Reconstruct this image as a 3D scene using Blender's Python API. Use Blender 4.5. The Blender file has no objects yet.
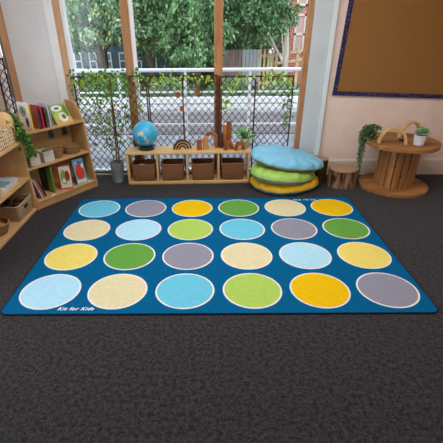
import bpy, bmesh, math, random
from mathutils import Vector, Matrix, Euler
PI = math.pi
R = math.radians
scene = bpy.context.scene
COL = scene.collection

# ---------------------------------------------------------------- camera, world, light, exposure
cam_d = bpy.data.cameras.new('camera'); cam = bpy.data.objects.new('camera', cam_d); COL.objects.link(cam)
cam_d.sensor_width = 36.0; cam_d.lens = 383.0/443*36.0
cam_d.shift_x = (221.5-207.32)/443; cam_d.shift_y = (239.93-221.5)/443
cam_d.clip_start = .05; cam_d.clip_end = 200
pit, yaw, roll = .5099, -.0066, .0088
cp, sp = math.cos(pit), math.sin(pit)
fw = Vector((math.sin(yaw)*cp, math.cos(yaw)*cp, -sp)); ri = Vector((math.cos(yaw), -math.sin(yaw), 0)); dn = fw.cross(ri)
ri2 = math.cos(roll)*ri + math.sin(roll)*dn; dn2 = -math.sin(roll)*ri + math.cos(roll)*dn
M = Matrix((ri2, -dn2, -fw)).transposed().to_4x4(); M.translation = (0, 0, 1.7026)
cam.matrix_world = M
scene.camera = cam

scene.view_settings.view_transform = 'Standard'
scene.view_settings.look = 'None'
scene.view_settings.gamma = 1.0
scene.view_settings.use_curve_mapping = False
scene.view_settings.exposure = 0.12

world = bpy.data.worlds.new('sky'); scene.world = world; world.use_nodes = True
wn = world.node_tree.nodes; wn.clear(); wl = world.node_tree.links
wo = wn.new('ShaderNodeOutputWorld'); wb = wn.new('ShaderNodeBackground'); wr = wn.new('ShaderNodeValToRGB')
wt = wn.new('ShaderNodeTexCoord'); ws = wn.new('ShaderNodeSeparateXYZ')
wr.color_ramp.elements[0].position = .0; wr.color_ramp.elements[0].color = (.80, .86, .95, 1)
wr.color_ramp.elements[1].position = .8; wr.color_ramp.elements[1].color = (.62, .78, 1.0, 1)
wl.new(wt.outputs['Generated'], ws.inputs[0]); wl.new(ws.outputs['Z'], wr.inputs[0]); wl.new(wr.outputs[0], wb.inputs['Color'])
wb.inputs['Strength'].default_value = 2.6
wl.new(wb.outputs[0], wo.inputs[0])

def area(name, loc, rot, sx, sy, power, color):
    d = bpy.data.lights.new(name, 'AREA'); d.shape = 'RECTANGLE'; d.size = sx; d.size_y = sy; d.energy = power; d.color = color
    o = bpy.data.objects.new(name, d); COL.objects.link(o); o.location = loc; o.rotation_euler = rot
    return o
sun_d = bpy.data.lights.new('sun', 'SUN'); sun_d.energy = 1.9; sun_d.angle = R(25); sun_d.color = (1, .96, .9)
sun = bpy.data.objects.new('sun', sun_d); COL.objects.link(sun); sun.rotation_euler = (R(38), 0, R(-25))
area('ceiling_fill_near', (1.2, .6, 2.74), (0, 0, 0), 2.4, 1.2, 9, (1, .80, .66))  # both ceiling area lights are added, without fittings, to lift the dim interior
area('ceiling_fill_far', (.3, 2.9, 2.74), (0, 0, 0), 2.6, 1.2, 54, (1, .965, .93))
area('left_fill_light', (-2.38, 1.55, 1.6), (0, R(-90), 0), 2.0, 3.2, 22, (.80, .90, 1))  # cool lamp added out of view to brighten the left of floor and rug

# ---------------------------------------------------------------- materials
def srgb(r, g, b):
    f = lambda c: (c/255/12.92) if c/255 <= .04045 else ((c/255+.055)/1.055)**2.4
    return (f(r), f(g), f(b), 1)
_mats = {}
def base_mat(name, rough=.6, spec=.3):
    m = bpy.data.materials.new(name); m.use_nodes = True
    nt = m.node_tree; b = nt.nodes['Principled BSDF']
    b.inputs['Roughness'].default_value = rough
    b.inputs['Specular IOR Level'].default_value = spec
    return m, nt, b
def N(nt, t, **kw):
    n = nt.nodes.new(t)
    for k, v in kw.items():
        if k in n.inputs: n.inputs[k].default_value = v
        else: setattr(n, k, v)
    return n
def ramp(nt, fac, stops):
    r = nt.nodes.new('ShaderNodeValToRGB'); e = r.color_ramp.elements
    while len(e) < len(stops): e.new(.5)
    for i, (p, c) in enumerate(stops): e[i].position = p; e[i].color = c
    nt.links.new(fac, r.inputs[0]); return r.outputs[0]
def bump(nt, b, h, strength=.3, dist=.01):
    n = N(nt, 'ShaderNodeBump', Strength=strength, Distance=dist); nt.links.new(h, n.inputs['Height']); nt.links.new(n.outputs[0], b.inputs['Normal'])
def noise_mat(name, c1, c2, scale=8, rough=.7, spec=.25, stretch=(1, 1, 1), bumps=0, detail=4, dist=.004, lo=.35, hi=.65):
    if name in _mats: return _mats[name]
    m, nt, b = base_mat(name, rough, spec)
    tc = N(nt, 'ShaderNodeTexCoord'); mp = N(nt, 'ShaderNodeMapping'); mp.inputs['Scale'].default_value = stretch
    nz = N(nt, 'ShaderNodeTexNoise', Scale=scale, Detail=detail)
    nt.links.new(tc.outputs['Object'], mp.inputs[0]); nt.links.new(mp.outputs[0], nz.inputs['Vector'])
    nt.links.new(ramp(nt, nz.outputs[0], [(lo, c1), (hi, c2)]), b.inputs['Base Color'])
    if bumps: bump(nt, b, nz.outputs[0], bumps, dist)
    _mats[name] = m; return m
def plain(name, c, rough=.6, spec=.3, var=.08):
    k = 1-var
    return noise_mat(name, (c[0]*k, c[1]*k, c[2]*k, 1), (min(1, c[0]*(1+var)), min(1, c[1]*(1+var)), min(1, c[2]*(1+var)), 1), 14, rough, spec)
def wood(name, c1, c2, axis='X', scale=3.0, rough=.45, spec=.35):
    if name in _mats: return _mats[name]
    m, nt, b = base_mat(name, rough, spec)
    tc = N(nt, 'ShaderNodeTexCoord'); mp = N(nt, 'ShaderNodeMapping')
    s = {'X': (.12, 1, 1), 'Y': (1, .12, 1), 'Z': (1, 1, .12)}[axis]; mp.inputs['Scale'].default_value = s
    n1 = N(nt, 'ShaderNodeTexNoise', Scale=scale*9, Detail=5, Roughness=.6, Distortion=.6)
    n2 = N(nt, 'ShaderNodeTexNoise', Scale=scale*2.2, Detail=2)
    nt.links.new(tc.outputs['Object'], mp.inputs[0])
    nt.links.new(mp.outputs[0], n1.inputs['Vector']); nt.links.new(mp.outputs[0], n2.inputs['Vector'])
    mx = N(nt, 'ShaderNodeMath', operation='MULTIPLY_ADD'); mx.inputs[1].default_value = .6
    ml = N(nt, 'ShaderNodeMath', operation='MULTIPLY'); ml.inputs[1].default_value = .4
    nt.links.new(n2.outputs[0], ml.inputs[0]); nt.links.new(n1.outputs[0], mx.inputs[0]); nt.links.new(ml.outputs[0], mx.inputs[2])
    nt.links.new(ramp(nt, mx.outputs[0], [(.32, c1), (.66, c2)]), b.inputs['Base Color'])
    bump(nt, b, n1.outputs[0], .08, .003)
    _mats[name] = m; return m
def island_wood(name, c1, c2, axis, scale, rough):
    m = wood(name, c1, c2, axis, scale, rough); nt = m.node_tree; b = nt.nodes['Principled BSDF']
    src = b.inputs['Base Color'].links[0].from_socket; g = N(nt, 'ShaderNodeNewGeometry'); h = N(nt, 'ShaderNodeHueSaturation')
    mr = N(nt, 'ShaderNodeMapRange'); mr.inputs[3].default_value = .72; mr.inputs[4].default_value = 1.15
    nt.links.new(g.outputs['Random Per Island'], mr.inputs[0]); nt.links.new(mr.outputs[0], h.inputs['Value']); nt.links.new(src, h.inputs['Color']); nt.links.new(h.outputs[0], b.inputs['Base Color'])
    return m
def wicker(name, c1, c2, k=260.0, kz=330.0):
    """over-and-under weave: two sets of bands multiplied into a checker of bumps"""
    if name in _mats: return _mats[name]
    m, nt, b = base_mat(name, .55, .3)
    tc = N(nt, 'ShaderNodeTexCoord'); sx = N(nt, 'ShaderNodeSeparateXYZ'); nt.links.new(tc.outputs['Object'], sx.inputs[0])
    ad = N(nt, 'ShaderNodeMath', operation='ADD'); nt.links.new(sx.outputs[0], ad.inputs[0]); nt.links.new(sx.outputs[1], ad.inputs[1])
    def wav(src, kk):
        a = N(nt, 'ShaderNodeMath', operation='MULTIPLY'); a.inputs[1].default_value = kk; nt.links.new(src, a.inputs[0])
        s = N(nt, 'ShaderNodeMath', operation='SINE'); nt.links.new(a.outputs[0], s.inputs[0]); return s.outputs[0]
    pr = N(nt, 'ShaderNodeMath', operation='MULTIPLY'); nt.links.new(wav(ad.outputs[0], k), pr.inputs[0]); nt.links.new(wav(sx.outputs[2], kz), pr.inputs[1])
    nz = N(nt, 'ShaderNodeTexNoise', Scale=40, Detail=2)
    a2 = N(nt, 'ShaderNodeMath', operation='MULTIPLY_ADD'); a2.inputs[1].default_value = .5; nt.links.new(pr.outputs[0], a2.inputs[0]); nt.links.new(nz.outputs[0], a2.inputs[2])
    nt.links.new(ramp(nt, a2.outputs[0], [(.15, c1), (.85, c2)]), b.inputs['Base Color'])
    bump(nt, b, pr.outputs[0], .5, .004)
    _mats[name] = m; return m
def leafmat(name, stops, rough=.45):
    if name in _mats: return _mats[name]
    m, nt, b = base_mat(name, rough, .35)
    g = N(nt, 'ShaderNodeNewGeometry')
    col = ramp(nt, g.outputs['Random Per Island'], stops)
    nt.links.new(col, b.inputs['Base Color'])
    tr = N(nt, 'ShaderNodeBsdfTranslucent'); nt.links.new(col, tr.inputs[0])
    mx = N(nt, 'ShaderNodeMixShader'); mx.inputs[0].default_value = .35
    nt.links.new(b.outputs[0], mx.inputs[1]); nt.links.new(tr.outputs[0], mx.inputs[2])
    nt.links.new(mx.outputs[0], nt.nodes['Material Output'].inputs[0])
    _mats[name] = m; return m

BIRCH = wood('birch_wood', srgb(186, 142, 92), srgb(216, 176, 124), 'X')
BIRCHZ = wood('birch_wood_upright', srgb(186, 142, 92), srgb(216, 176, 124), 'Z')
BIRCHY = wood('birch_wood_deep', srgb(186, 142, 92), srgb(216, 176, 124), 'Y')
OAK = wood('bench_wood', srgb(204, 160, 100), srgb(230, 190, 132), 'X')
OAKZ = wood('bench_wood_upright', srgb(204, 160, 100), srgb(230, 190, 132), 'Z')
FRAMEW = wood('window_frame_wood', srgb(150, 98, 58), srgb(194, 142, 98), 'Z', 2.0, .5)
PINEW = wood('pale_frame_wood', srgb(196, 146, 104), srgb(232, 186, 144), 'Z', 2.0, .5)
SPOOLX = island_wood('spool_plank_wood', srgb(120, 78, 42), srgb(176, 122, 70), 'X', 2.4, .6)
SPOOLZ = island_wood('spool_stave_wood', srgb(138, 88, 44), srgb(190, 134, 76), 'Z', 2.4, .55)
HOOPW = wood('bent_hoop_wood', srgb(200, 156, 100), srgb(226, 188, 134), 'X', 2, .45)
REDW = wood('red_brown_wood', srgb(122, 66, 34), srgb(168, 98, 52), 'Z', 3, .45)
TANW = wood('tan_wood', srgb(172, 112, 62), srgb(208, 150, 96), 'Z', 3, .45)
DARKW = wood('dark_brown_wood', srgb(52, 28, 20), srgb(94, 54, 38), 'Z', 3, .45)
LIGHTW = wood('pale_wood', srgb(214, 176, 128), srgb(236, 206, 164), 'X', 3, .5)
LATT = noise_mat('trellis_willow', srgb(54, 36, 29), srgb(84, 58, 46), 30, .7, .2)
WHITEP = plain('white_paint', srgb(246, 247, 249), .45, .35, .01)
GREYP = plain('grey_window_metal', srgb(150, 156, 164), .4, .4, .04)

# ---------------------------------------------------------------- mesh helpers
class MB:
    def __init__(self): self.b = bmesh.new(); self.mi = 0
    def _f(self, vs):
        try:
            f = self.b.faces.new(vs); f.material_index = self.mi; return f
        except ValueError: return None
    def box(self, c, s, rot=None, taper=1.0):
        cx, cy, cz = c; hx, hy, hz = s[0]/2, s[1]/2, s[2]/2; P = []
        for dz in (-1, 1):
            k = taper if dz > 0 else 1
            for dx, dy in ((-1, -1), (1, -1), (1, 1), (-1, 1)):
                v = Vector((dx*hx*k, dy*hy*k, dz*hz))
                if rot is not None: v = rot @ v
                P.append(self.b.verts.new(v+Vector(c)))
        for q in ((3, 2, 1, 0), (4, 5, 6, 7), (0, 1, 5, 4), (1, 2, 6, 5), (2, 3, 7, 6), (3, 0, 4, 7)): self._f([P[i] for i in q])
        return self
    def bb(self, x0, x1, y0, y1, z0, z1): return self.box(((x0+x1)/2, (y0+y1)/2, (z0+z1)/2), (x1-x0, y1-y0, z1-z0))
    def loft(self, loops, cap0=True, cap1=True, close=True):
        rows = [[self.b.verts.new(p) for p in L] for L in loops]; n = len(rows[0])
        for a, b in zip(rows, rows[1:]):
            for i in range(n if close else n-1): self._f([a[i], a[(i+1) % n], b[(i+1) % n], b[i]])
        if cap0: self._f(list(reversed(rows[0])))
        if cap1: self._f(rows[-1])
        return self
    def lathe(self, prof, c=(0, 0, 0), seg=32, cap0=True, cap1=True, sx=1, sy=1, fn=None):
        L = []
        for r, z in prof:
            lp = []
            for i in range(seg):
                a = 2*PI*i/seg; rr = r*(fn(a, z) if fn else 1)
                lp.append(Vector((c[0]+rr*math.cos(a)*sx, c[1]+rr*math.sin(a)*sy, c[2]+z)))
            L.append(lp)
        return self.loft(L, cap0, cap1)
    def tube(self, pts, rad, seg=8, caps=True, flat=None):
        pts = [Vector(p) for p in pts]; rads = rad if isinstance(rad, (list, tuple)) else [rad]*len(pts); L = []; up = None
        for i, p in enumerate(pts):
            t = (pts[min(i+1, len(pts)-1)]-pts[max(i-1, 0)]).normalized()
            if up is None: up = Vector((0, 0, 1)) if abs(t.z) < .9 else Vector((1, 0, 0))
            s = t.cross(up).normalized(); up = s.cross(t).normalized()
            L.append([p+(s*math.cos(2*PI*k/seg)+up*math.sin(2*PI*k/seg))*rads[i] for k in range(seg)])
        return self.loft(L, caps, caps)
    def prism(self, poly, axis, a0, a1):
        """poly in the two other axes, extruded along axis from a0 to a1"""
        def P(u, v, w):
            return Vector({'x': (w, u, v), 'y': (u, w, v), 'z': (u, v, w)}[axis])
        A = [P(u, v, a0) for u, v in poly]; B = [P(u, v, a1) for u, v in poly]
        return self.loft([A, B])
    def arch(self, ro, rin, y0, y1, c=(0, 0, 0), seg=20, a0=0, a1=PI):
        """half ring standing in the xz plane"""
        L = []
        for i in range(seg+1):
            a = a0+(a1-a0)*i/seg; ca, sa = math.cos(a), math.sin(a)
            L.append([Vector((c[0]+r*ca, c[1]+y, c[2]+r*sa)) for r, y in ((rin, y0), (ro, y0), (ro, y1), (rin, y1))])
        return self.loft(L)
    def disc(self, c, rx, ry, z=None, seg=40):
        vs = [self.b.verts.new((c[0]+rx*math.cos(2*PI*i/seg), c[1]+ry*math.sin(2*PI*i/seg), c[2])) for i in range(seg)]
        self._f(vs); return self
    def leaf(self, p, d, nrm, L, W, fold=.25):
        d = d.normalized(); s = d.cross(nrm); 
        if s.length < 1e-4: s = d.orthogonal()
        s.normalize(); n = s.cross(d)
        q = [p, p+d*L*.4+s*W*.5+n*fold*W, p+d*L, p+d*L*.4-s*W*.5+n*fold*W, p+d*L*.45]
        v = [self.b.verts.new(x) for x in q]
        self._f([v[0], v[1], v[2], v[4]]) ; self._f([v[0], v[4], v[2], v[3]])
    def build(self, name, mats, parent=None, smooth=False, bevel=0, loc=None, rotz=None, fixn=True, kind=None):
        if fixn: bmesh.ops.recalc_face_normals(self.b, faces=self.b.faces)
        me = bpy.data.meshes.new(name); self.b.to_mesh(me); self.b.free()
        for m in (mats if isinstance(mats, (list, tuple)) else [mats]): me.materials.append(m)
        if smooth:
            for p in me.polygons: p.use_smooth = True
            try: me.set_sharp_from_angle(angle=R(42))
            except Exception: pass
        o = bpy.data.objects.new(name, me); COL.objects.link(o)
        if parent: o.parent = parent
        if loc is not None: o.location = loc
        if rotz is not None: o.rotation_euler = (0, 0, rotz)
        if bevel:
            md = o.modifiers.new('bevel', 'BEVEL'); md.width = bevel; md.segments = 2; md.limit_method = 'ANGLE'; md.angle_limit = R(40)
        if kind: o['kind'] = kind
        return o
def tag(o, label, cat, group=None, kind=None):
    o['label'] = label; o['category'] = cat
    if group: o['group'] = group
    if kind: o['kind'] = kind
    return o
def thing(name, label, cat, loc=(0, 0, 0), rot=0, group=None):
    o = bpy.data.objects.new(name, None); COL.objects.link(o); o.empty_display_size = .05
    o.location = loc; o.rotation_euler = rot if isinstance(rot, (tuple, Euler)) else (0, 0, rot)
    return tag(o, label, cat, group)
def dup(root, loc=None, rot=None, label=None, group=None):
    r = root.copy(); COL.objects.link(r)
    if loc is not None: r.location = loc
    if rot is not None: r.rotation_euler = rot if isinstance(rot, tuple) else (0, 0, rot)
    if label: r['label'] = label
    if group: r['group'] = group
    for ch in list(root.children):
        c = ch.copy(); COL.objects.link(c); c.parent = r
        for g in list(ch.children):
            d = g.copy(); COL.objects.link(d); d.parent = c
    return r
def struct(o):
    o['kind'] = 'structure'; return o
def rrect(w, d, r, z, seg=5, cx=0, cy=0):
    P = []
    for (sx, sy, a0) in ((1, 1, 0), (-1, 1, PI/2), (-1, -1, PI), (1, -1, 3*PI/2)):
        for i in range(seg+1):
            a = a0+PI/2*i/seg
            P.append(Vector((cx+sx*(w/2-r)+r*math.cos(a), cy+sy*(d/2-r)+r*math.sin(a), z)))
    return P
def circ(r, z, seg=24, cx=0, cy=0, ry=None):
    return [Vector((cx+r*math.cos(2*PI*i/seg), cy+(ry or r)*math.sin(2*PI*i/seg), z)) for i in range(seg)]

# ---------------------------------------------------------------- setting
m, nt, b = base_mat('carpet', .95, .05)
tc = N(nt, 'ShaderNodeTexCoord'); n1 = N(nt, 'ShaderNodeTexNoise', Scale=95, Detail=3); n2 = N(nt, 'ShaderNodeTexNoise', Scale=1.6, Detail=3)
n3 = N(nt, 'ShaderNodeTexNoise', Scale=38, Detail=2)
for n in (n1, n2, n3): nt.links.new(tc.outputs['Object'], n.inputs['Vector'])
mx = N(nt, 'ShaderNodeMath', operation='MULTIPLY_ADD'); mx.inputs[1].default_value = .55
m2 = N(nt, 'ShaderNodeMath', operation='MULTIPLY'); m2.inputs[1].default_value = .45
nt.links.new(n3.outputs[0], m2.inputs[0]); nt.links.new(n1.outputs[0], mx.inputs[0]); nt.links.new(m2.outputs[0], mx.inputs[2])
nt.links.new(ramp(nt, mx.outputs[0], [(.38, srgb(31, 29, 30)), (.64, srgb(70, 64, 64))]), b.inputs['Base Color'])
b.inputs['Sheen Weight'].default_value = .13; b.inputs['Sheen Roughness'].default_value = .45; b.inputs['Sheen Tint'].default_value = (.9, .92, 1, 1)
bump(nt, b, n1.outputs[0], .5, .006)
CARPET = m
XL, XR, YF, YB, ZC = -2.42, 3.3, -2.6, 4.77, 2.8
struct(MB().bb(XL, XR, YF, YB+.18, -.1, 0).build('floor', CARPET))
CEIL = plain('ceiling_paint', srgb(225, 222, 216), .9, .1, .02)
WALLW = noise_mat('warm_wall_plaster', srgb(234, 210, 197), srgb(242, 219, 206), 5, .85, .15, (1, 1, 1), .06)
PIER = noise_mat('pale_grey_plaster', srgb(226, 230, 234), srgb(236, 240, 244), 3, .8, .2, (1, 1, 1), .05)
struct(MB().bb(XL-.2, XR+.2, YF-.2, YB+.4, ZC, ZC+.2).build('ceiling', CEIL))
struct(MB().bb(1.375, XR, YB, YB+.2, 0, ZC).build('wall_back', WALLW))
mb = MB(); mb.bb(XL-.2, XL, YF, -.2, 0, ZC); mb.bb(XL-.2, XL, 3.3, YB+.2, 0, ZC); mb.bb(XL-.2, XL, -.2, 3.3, 0, .5); mb.bb(XL-.2, XL, -.2, 3.3, 2.6, ZC)
struct(mb.build('wall_left', WALLW))
struct(MB().bb(XR, XR+.2, YF, YB+.2, 0, ZC).build('wall_right', WALLW))
struct(MB().bb(XL, XR, YF-.2, YF, 0, ZC).build('wall_front', WALLW))
struct(MB().bb(XL, 1.375, YB, YB+.2, 2.45, ZC).build('wall_lintel', WALLW))
struct(MB().bb(-2.205, -1.745, YB-.005, YB+.2, 0, 2.45).build('wall_pier', PIER))
# white boxed column right of the window, with its bright trim strip
PIL = noise_mat('cool_white_gloss_paint', srgb(196, 204, 208), srgb(206, 213, 217), 3, .5, .35)
struct(MB().bb(1.135, 1.325, YB-.03, YB+.2, 0, ZC).build('trim_1', PIL, bevel=.006))
struct(MB().bb(1.325, 1.378, YB-.05, YB+.19, 0, ZC).build('trim_2', plain('pale_trim_paint', srgb(222, 232, 234), .4, .4, .02), bevel=.008))
mb = MB(); mb.bb(1.38, XR, YB-.02, YB, 0, .185); mb.prism([(YB-.02, .185), (YB, .185), (YB, .205), (YB-.008, .205)], 'x', 1.38, XR)
struct(mb.build('baseboard_back', plain('baseboard_paint', srgb(226, 208, 194), .5, .3, .02)))

# windows
m, nt, b = base_mat('window_glass', .02, .5)
tb = N(nt, 'ShaderNodeBsdfTransparent'); gb = N(nt, 'ShaderNodeBsdfGlossy', Roughness=.02); fx = N(nt, 'ShaderNodeMixShader'); fx.inputs[0].default_value = .03
tb.inputs[0].default_value = (.97, .985, .985, 1)
nt.links.new(tb.outputs[0], fx.inputs[1]); nt.links.new(gb.outputs[0], fx.inputs[2]); nt.links.new(fx.outputs[0], nt.nodes['Material Output'].inputs[0])
GLASS = m
def window(name, posts, casings, panes, x0, x1):
    w = bpy.data.objects.new(name, None); COL.objects.link(w); w['kind'] = 'structure'; w.location = (0, YB, 0)
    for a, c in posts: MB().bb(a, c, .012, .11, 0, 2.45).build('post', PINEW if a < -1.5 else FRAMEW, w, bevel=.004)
    for a, c, y0, y1 in casings: MB().bb(a, c, y0, y1, 0, 2.45).build('casing', WHITEP, w, bevel=.003)
    MB().bb(x0, x1, .03, .12, 0, .07).build('sill', WHITEP, w, bevel=.004)
    MB().bb(x0, x1, .03, .12, 2.36, 2.45).build('head_rail', FRAMEW, w, bevel=.004)
    for a, c in panes: MB().bb(a, c, .07, .078, .07, 2.36).build('pane', GLASS, w)
    return w
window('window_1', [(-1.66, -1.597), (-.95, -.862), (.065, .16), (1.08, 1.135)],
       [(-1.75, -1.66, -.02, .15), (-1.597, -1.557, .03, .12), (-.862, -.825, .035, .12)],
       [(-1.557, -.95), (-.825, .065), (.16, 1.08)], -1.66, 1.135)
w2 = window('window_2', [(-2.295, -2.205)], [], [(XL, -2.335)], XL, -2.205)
MB().bb(-2.335, -2.295, .035, .12, .07, 2.36).build('casing', GREYP, w2, bevel=.003)

w3 = bpy.data.objects.new('added_window', None); COL.objects.link(w3); w3['kind'] = 'structure'; w3.location = (XL, 0, 0)  # unseen side window, added to let cool sky light in from the left
for y in (-.2, 1.52, 3.25): MB().bb(-.12, -.03, y, y+.05, .5, 2.6).build('post', FRAMEW, w3, bevel=.004)
for z in (.5, 2.55): MB().bb(-.12, -.03, -.15, 3.25, z, z+.05).build('rail', FRAMEW, w3, bevel=.004)
for a, c in ((-.15, 1.52), (1.57, 3.25)): MB().bb(-.08, -.072, a, c, .55, 2.55).build('pane', GLASS, w3)

# notice board
nb = thing('notice_board', 'brown hessian notice board with dark blue patterned border high on the wall', 'notice board', (1.455, YB-.005, .985), (0, R(2.2), 0))
HESS = noise_mat('hessian', srgb(140, 96, 52), srgb(158, 112, 64), 90, .9, .1, (1, 1, 1), .25, 3, .003)
m, nt, b = base_mat('board_border', .7, .2)
tc = N(nt, 'ShaderNodeTexCoord'); vo = N(nt, 'ShaderNodeTexVoronoi', Scale=38); nt.links.new(tc.outputs['Object'], vo.inputs['Vector'])
nt.links.new(ramp(nt, vo.outputs['Distance'], [(.15, srgb(112, 96, 120)), (.42, srgb(46, 40, 78))]), b.inputs['Base Color'])
MB().bb(0, 1.75, -.012, 0, .03, 1.25).build('panel', HESS, nb)
mb = MB(); mb.bb(-.005, 1.75, -.018, 0, -.005, .042); mb.bb(-.005, .042, -.018, 0, .042, 1.25); mb.bb(.042, 1.75, -.018, 0, 1.21, 1.25)
mb.build('border', m, nb)

# ---------------------------------------------------------------- rug
rug = thing('rug', 'large rectangular blue rug with four rows of coloured spots', 'rug', (.061, 3.004, 0), R(.0))
def fibre(name, c, v=.06):
    return noise_mat(name, (c[0]*(1-v), c[1]*(1-v), c[2]*(1-v), 1), (c[0]*(1+v), c[1]*(1+v), c[2]*(1+v), 1), 110, .95, .05, (.35, 1, 1), .2, 5, .003)
RUGC = {'B': fibre('rug_blue', srgb(4, 88, 132), .09), 'W': fibre('rug_white', srgb(226, 224, 220), .04),
        'a': fibre('rug_aqua', srgb(104, 188, 210)), 'g': fibre('rug_grey', srgb(140, 138, 152)), 'y': fibre('rug_yellow', srgb(228, 182, 16)),
        'G': fibre('rug_green', srgb(98, 154, 66)), 'c': fibre('rug_cream', srgb(218, 204, 162)), 'l': fibre('rug_light_blue', srgb(170, 212, 228)),
        'L': fibre('rug_lime', srgb(168, 196, 92)), 'Y': fibre('rug_pale_yellow', srgb(230, 206, 106))}
keys = list(RUGC)
W2, D2 = 1.491, .993
mb = MB()
mb.loft([rrect(2*W2-.012, 2*D2-.012, .05, .001, 6), rrect(2*W2, 2*D2, .055, .004, 6), rrect(2*W2, 2*D2, .055, .008, 6), rrect(2*W2-.01, 2*D2-.01, .05, .011, 6)])
rows = ['lcaLyg', 'YGgclY', 'clLagG', 'agyGcy']
for r, row in enumerate(rows):
    for c, ch in enumerate(row):
        x = .0034+.4932*(c-2.5); y = -.732+.483*r
        if r == 0 and c == 4: ch = 'y'
        if r == 1 and c == 0: ch = 'Y'
        mb.mi = keys.index('W'); mb.disc((x, y, .0118), .2165, .2165, seg=56)
        mb.mi = keys.index(ch); mb.disc((x, y, .0126), .2035, .2035, seg=56)
mb.build('pile', [RUGC[k] for k in keys], rug)
NAVY = plain('rug_binding', srgb(14, 34, 52), .9, .1)
mb = MB(); mb.tube([p for p in rrect(2*W2, 2*D2, .055, .006, 6)]+[rrect(2*W2, 2*D2, .055, .006, 6)[0]], .006, 6)
mb.build('binding', NAVY, rug)
def lettering(text, size, loc, rotz, parent, mat, shear=.3, bold=.012):
    cu = bpy.data.curves.new('lettering', 'FONT'); cu.body = text; cu.size = size; cu.shear = shear; cu.offset = bold*size; cu.extrude = .0004
    cu.align_x = 'CENTER'; cu.space_character = 1.1
    t = bpy.data.objects.new('lettering_curve', cu); COL.objects.link(t)
    dg = bpy.context.evaluated_depsgraph_get(); me = bpy.data.meshes.new_from_object(t.evaluated_get(dg))
    bpy.data.objects.remove(t); bpy.data.curves.remove(cu)
    me.materials.clear(); me.materials.append(mat)
    o = bpy.data.objects.new('lettering', me); COL.objects.link(o); o.parent = parent; o.location = loc; o.rotation_euler = (0, 0, rotz)
    return o
LET = plain('rug_lettering', srgb(240, 240, 238), .9, .05, .02)
lettering('Kit for Kids', .047, (-.922-.061, 2.048-3.004, .0122), 0, rug, LET)
lettering('Kit for Kids', .047, (1.055-.061, 3.935-3.004, .0122), PI, rug, LET)

# ---------------------------------------------------------------- bench unit
BX, BY, BA = -.983, 4.425, R(1.7)
def bw(x, y, z=0):
    return (BX+x*math.cos(BA)-y*math.sin(BA), BY+x*math.sin(BA)+y*math.cos(BA), z)
bench = thing('storage_bench', 'long low wooden open bench of four cubbies under the window', 'bench', bw(0, 0), BA)
BL, BD, BH = 1.475, .268, .405
MB().bb(-.006, BL+.006, -.006, BD, BH-.026, BH).build('top', OAK, bench, bevel=.004)
MB().bb(0, BL, 0, BD, .012, .042).build('bottom_board', OAK, bench, bevel=.003)
MB().bb(.02, BL-.02, .01, .03, 0, .012).build('plinth', OAK, bench)
for x in (0, BL-.026): MB().bb(x, x+.026, 0, BD, .042, BH-.026).build('side_panel', OAKZ, bench, bevel=.002)
for x in (.362, .722, 1.098): MB().bb(x-.011, x+.011, .002, BD, .042, BH-.026).build('divider', OAKZ, bench, bevel=.002)
MB().bb(.026, BL-.026, BD-.018, BD, .042, .085).build('back_rail', OAK, bench)
WB = wicker('brown_wicker', srgb(96, 62, 42), srgb(164, 112, 78), 420, 420)
WT = wicker('honey_wicker', srgb(112, 80, 50), srgb(176, 138, 96), 200, 260)
WS = wicker('straw_wicker', srgb(132, 104, 72), srgb(206, 180, 142), 170, 230)
def basket_parts(t, w, d, h, mat, r=.03, taper=.92, wall=.012, handles=False):
    loops = [rrect(w*taper-.01, d*taper-.01, r*.8, 0), rrect(w*taper, d*taper, r*.9, .008), rrect(w*(taper+1)/2, d*(taper+1)/2, r, h*.5), rrect(w, d, r, h),
             rrect(w-2*wall, d-2*wall, r*.8, h), rrect(w*taper-2*wall, d*taper-2*wall, r*.7, .014)]
    mb = MB(); mb.loft(loops); mb.build('body', mat, t, True)
    P = rrect(w-wall, d-wall, r*.9, h)
    mb = MB(); mb.tube(P+[P[0], P[1]], wall*.75, 8, False); mb.build('rim', mat, t, True)
    if handles:
        for sx in (-1, 1):
            MB().bb(sx*w/2-.004 if sx > 0 else -w/2-.006, sx*w/2+.006 if sx > 0 else -w/2+.004, -.035, .035, h*.62, h*.82).build('handle', plain('handle_slot', srgb(60, 30, 24), .7), t, bevel=.003)
blabs = ['brown wicker basket in the leftmost cubby of the bench holding cream cloth', 'brown wicker basket in the second cubby from the left of the bench',
         'brown wicker basket in the third cubby from the left of the bench', 'brown wicker basket in the rightmost cubby of the bench, nearest the cushions']
bx = [.194, .542, .91, 1.274]
bk0 = None
for i, x in enumerate(bx):
    if i == 0:
        bk0 = thing('wicker_basket', blabs[0], 'basket', bw(x, .127, .0425), BA, 'brown wicker baskets in the bench')
        basket_parts(bk0, .285, .235, .205, WB)
    else: dup(bk0, bw(x, .127, .0425), BA, blabs[i])
def lumpy(mb, c, rx, ry, rz, seed, seg=14, rings=8, amp=.18):
    rn = random.Random(seed); ph = [rn.uniform(0, 6) for _ in range(4)]; L = []
    for j in range(rings+1):
        th = PI*(j+.001)/(rings+.002); row = []
        for i in range(seg):
            a = 2*PI*i/seg; k = 1+amp*(math.sin(2*a+ph[0])*math.sin(2*th+ph[1])+.5*math.sin(3*a+ph[2]+th*2))
            row.append(Vector((c[0]+rx*k*math.sin(th)*math.cos(a), c[1]+ry*k*math.sin(th)*math.sin(a), c[2]-rz*k*math.cos(th))))
        L.append(row)
    mb.loft(L); return mb
def lump(name, label, cat, loc, rx, ry, rz, mat, seed, group=None, amp=.18):
    mb = MB(); lumpy(mb, (0, 0, rz), rx, ry, rz, seed, amp=amp); return tag(mb.build(name, mat, None, True, loc=loc), label, cat, group)
CLOTH = noise_mat('cream_cloth', srgb(206, 184, 156), srgb(228, 210, 184), 20, .9, .1, (1, 1, 1), .2)
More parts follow.
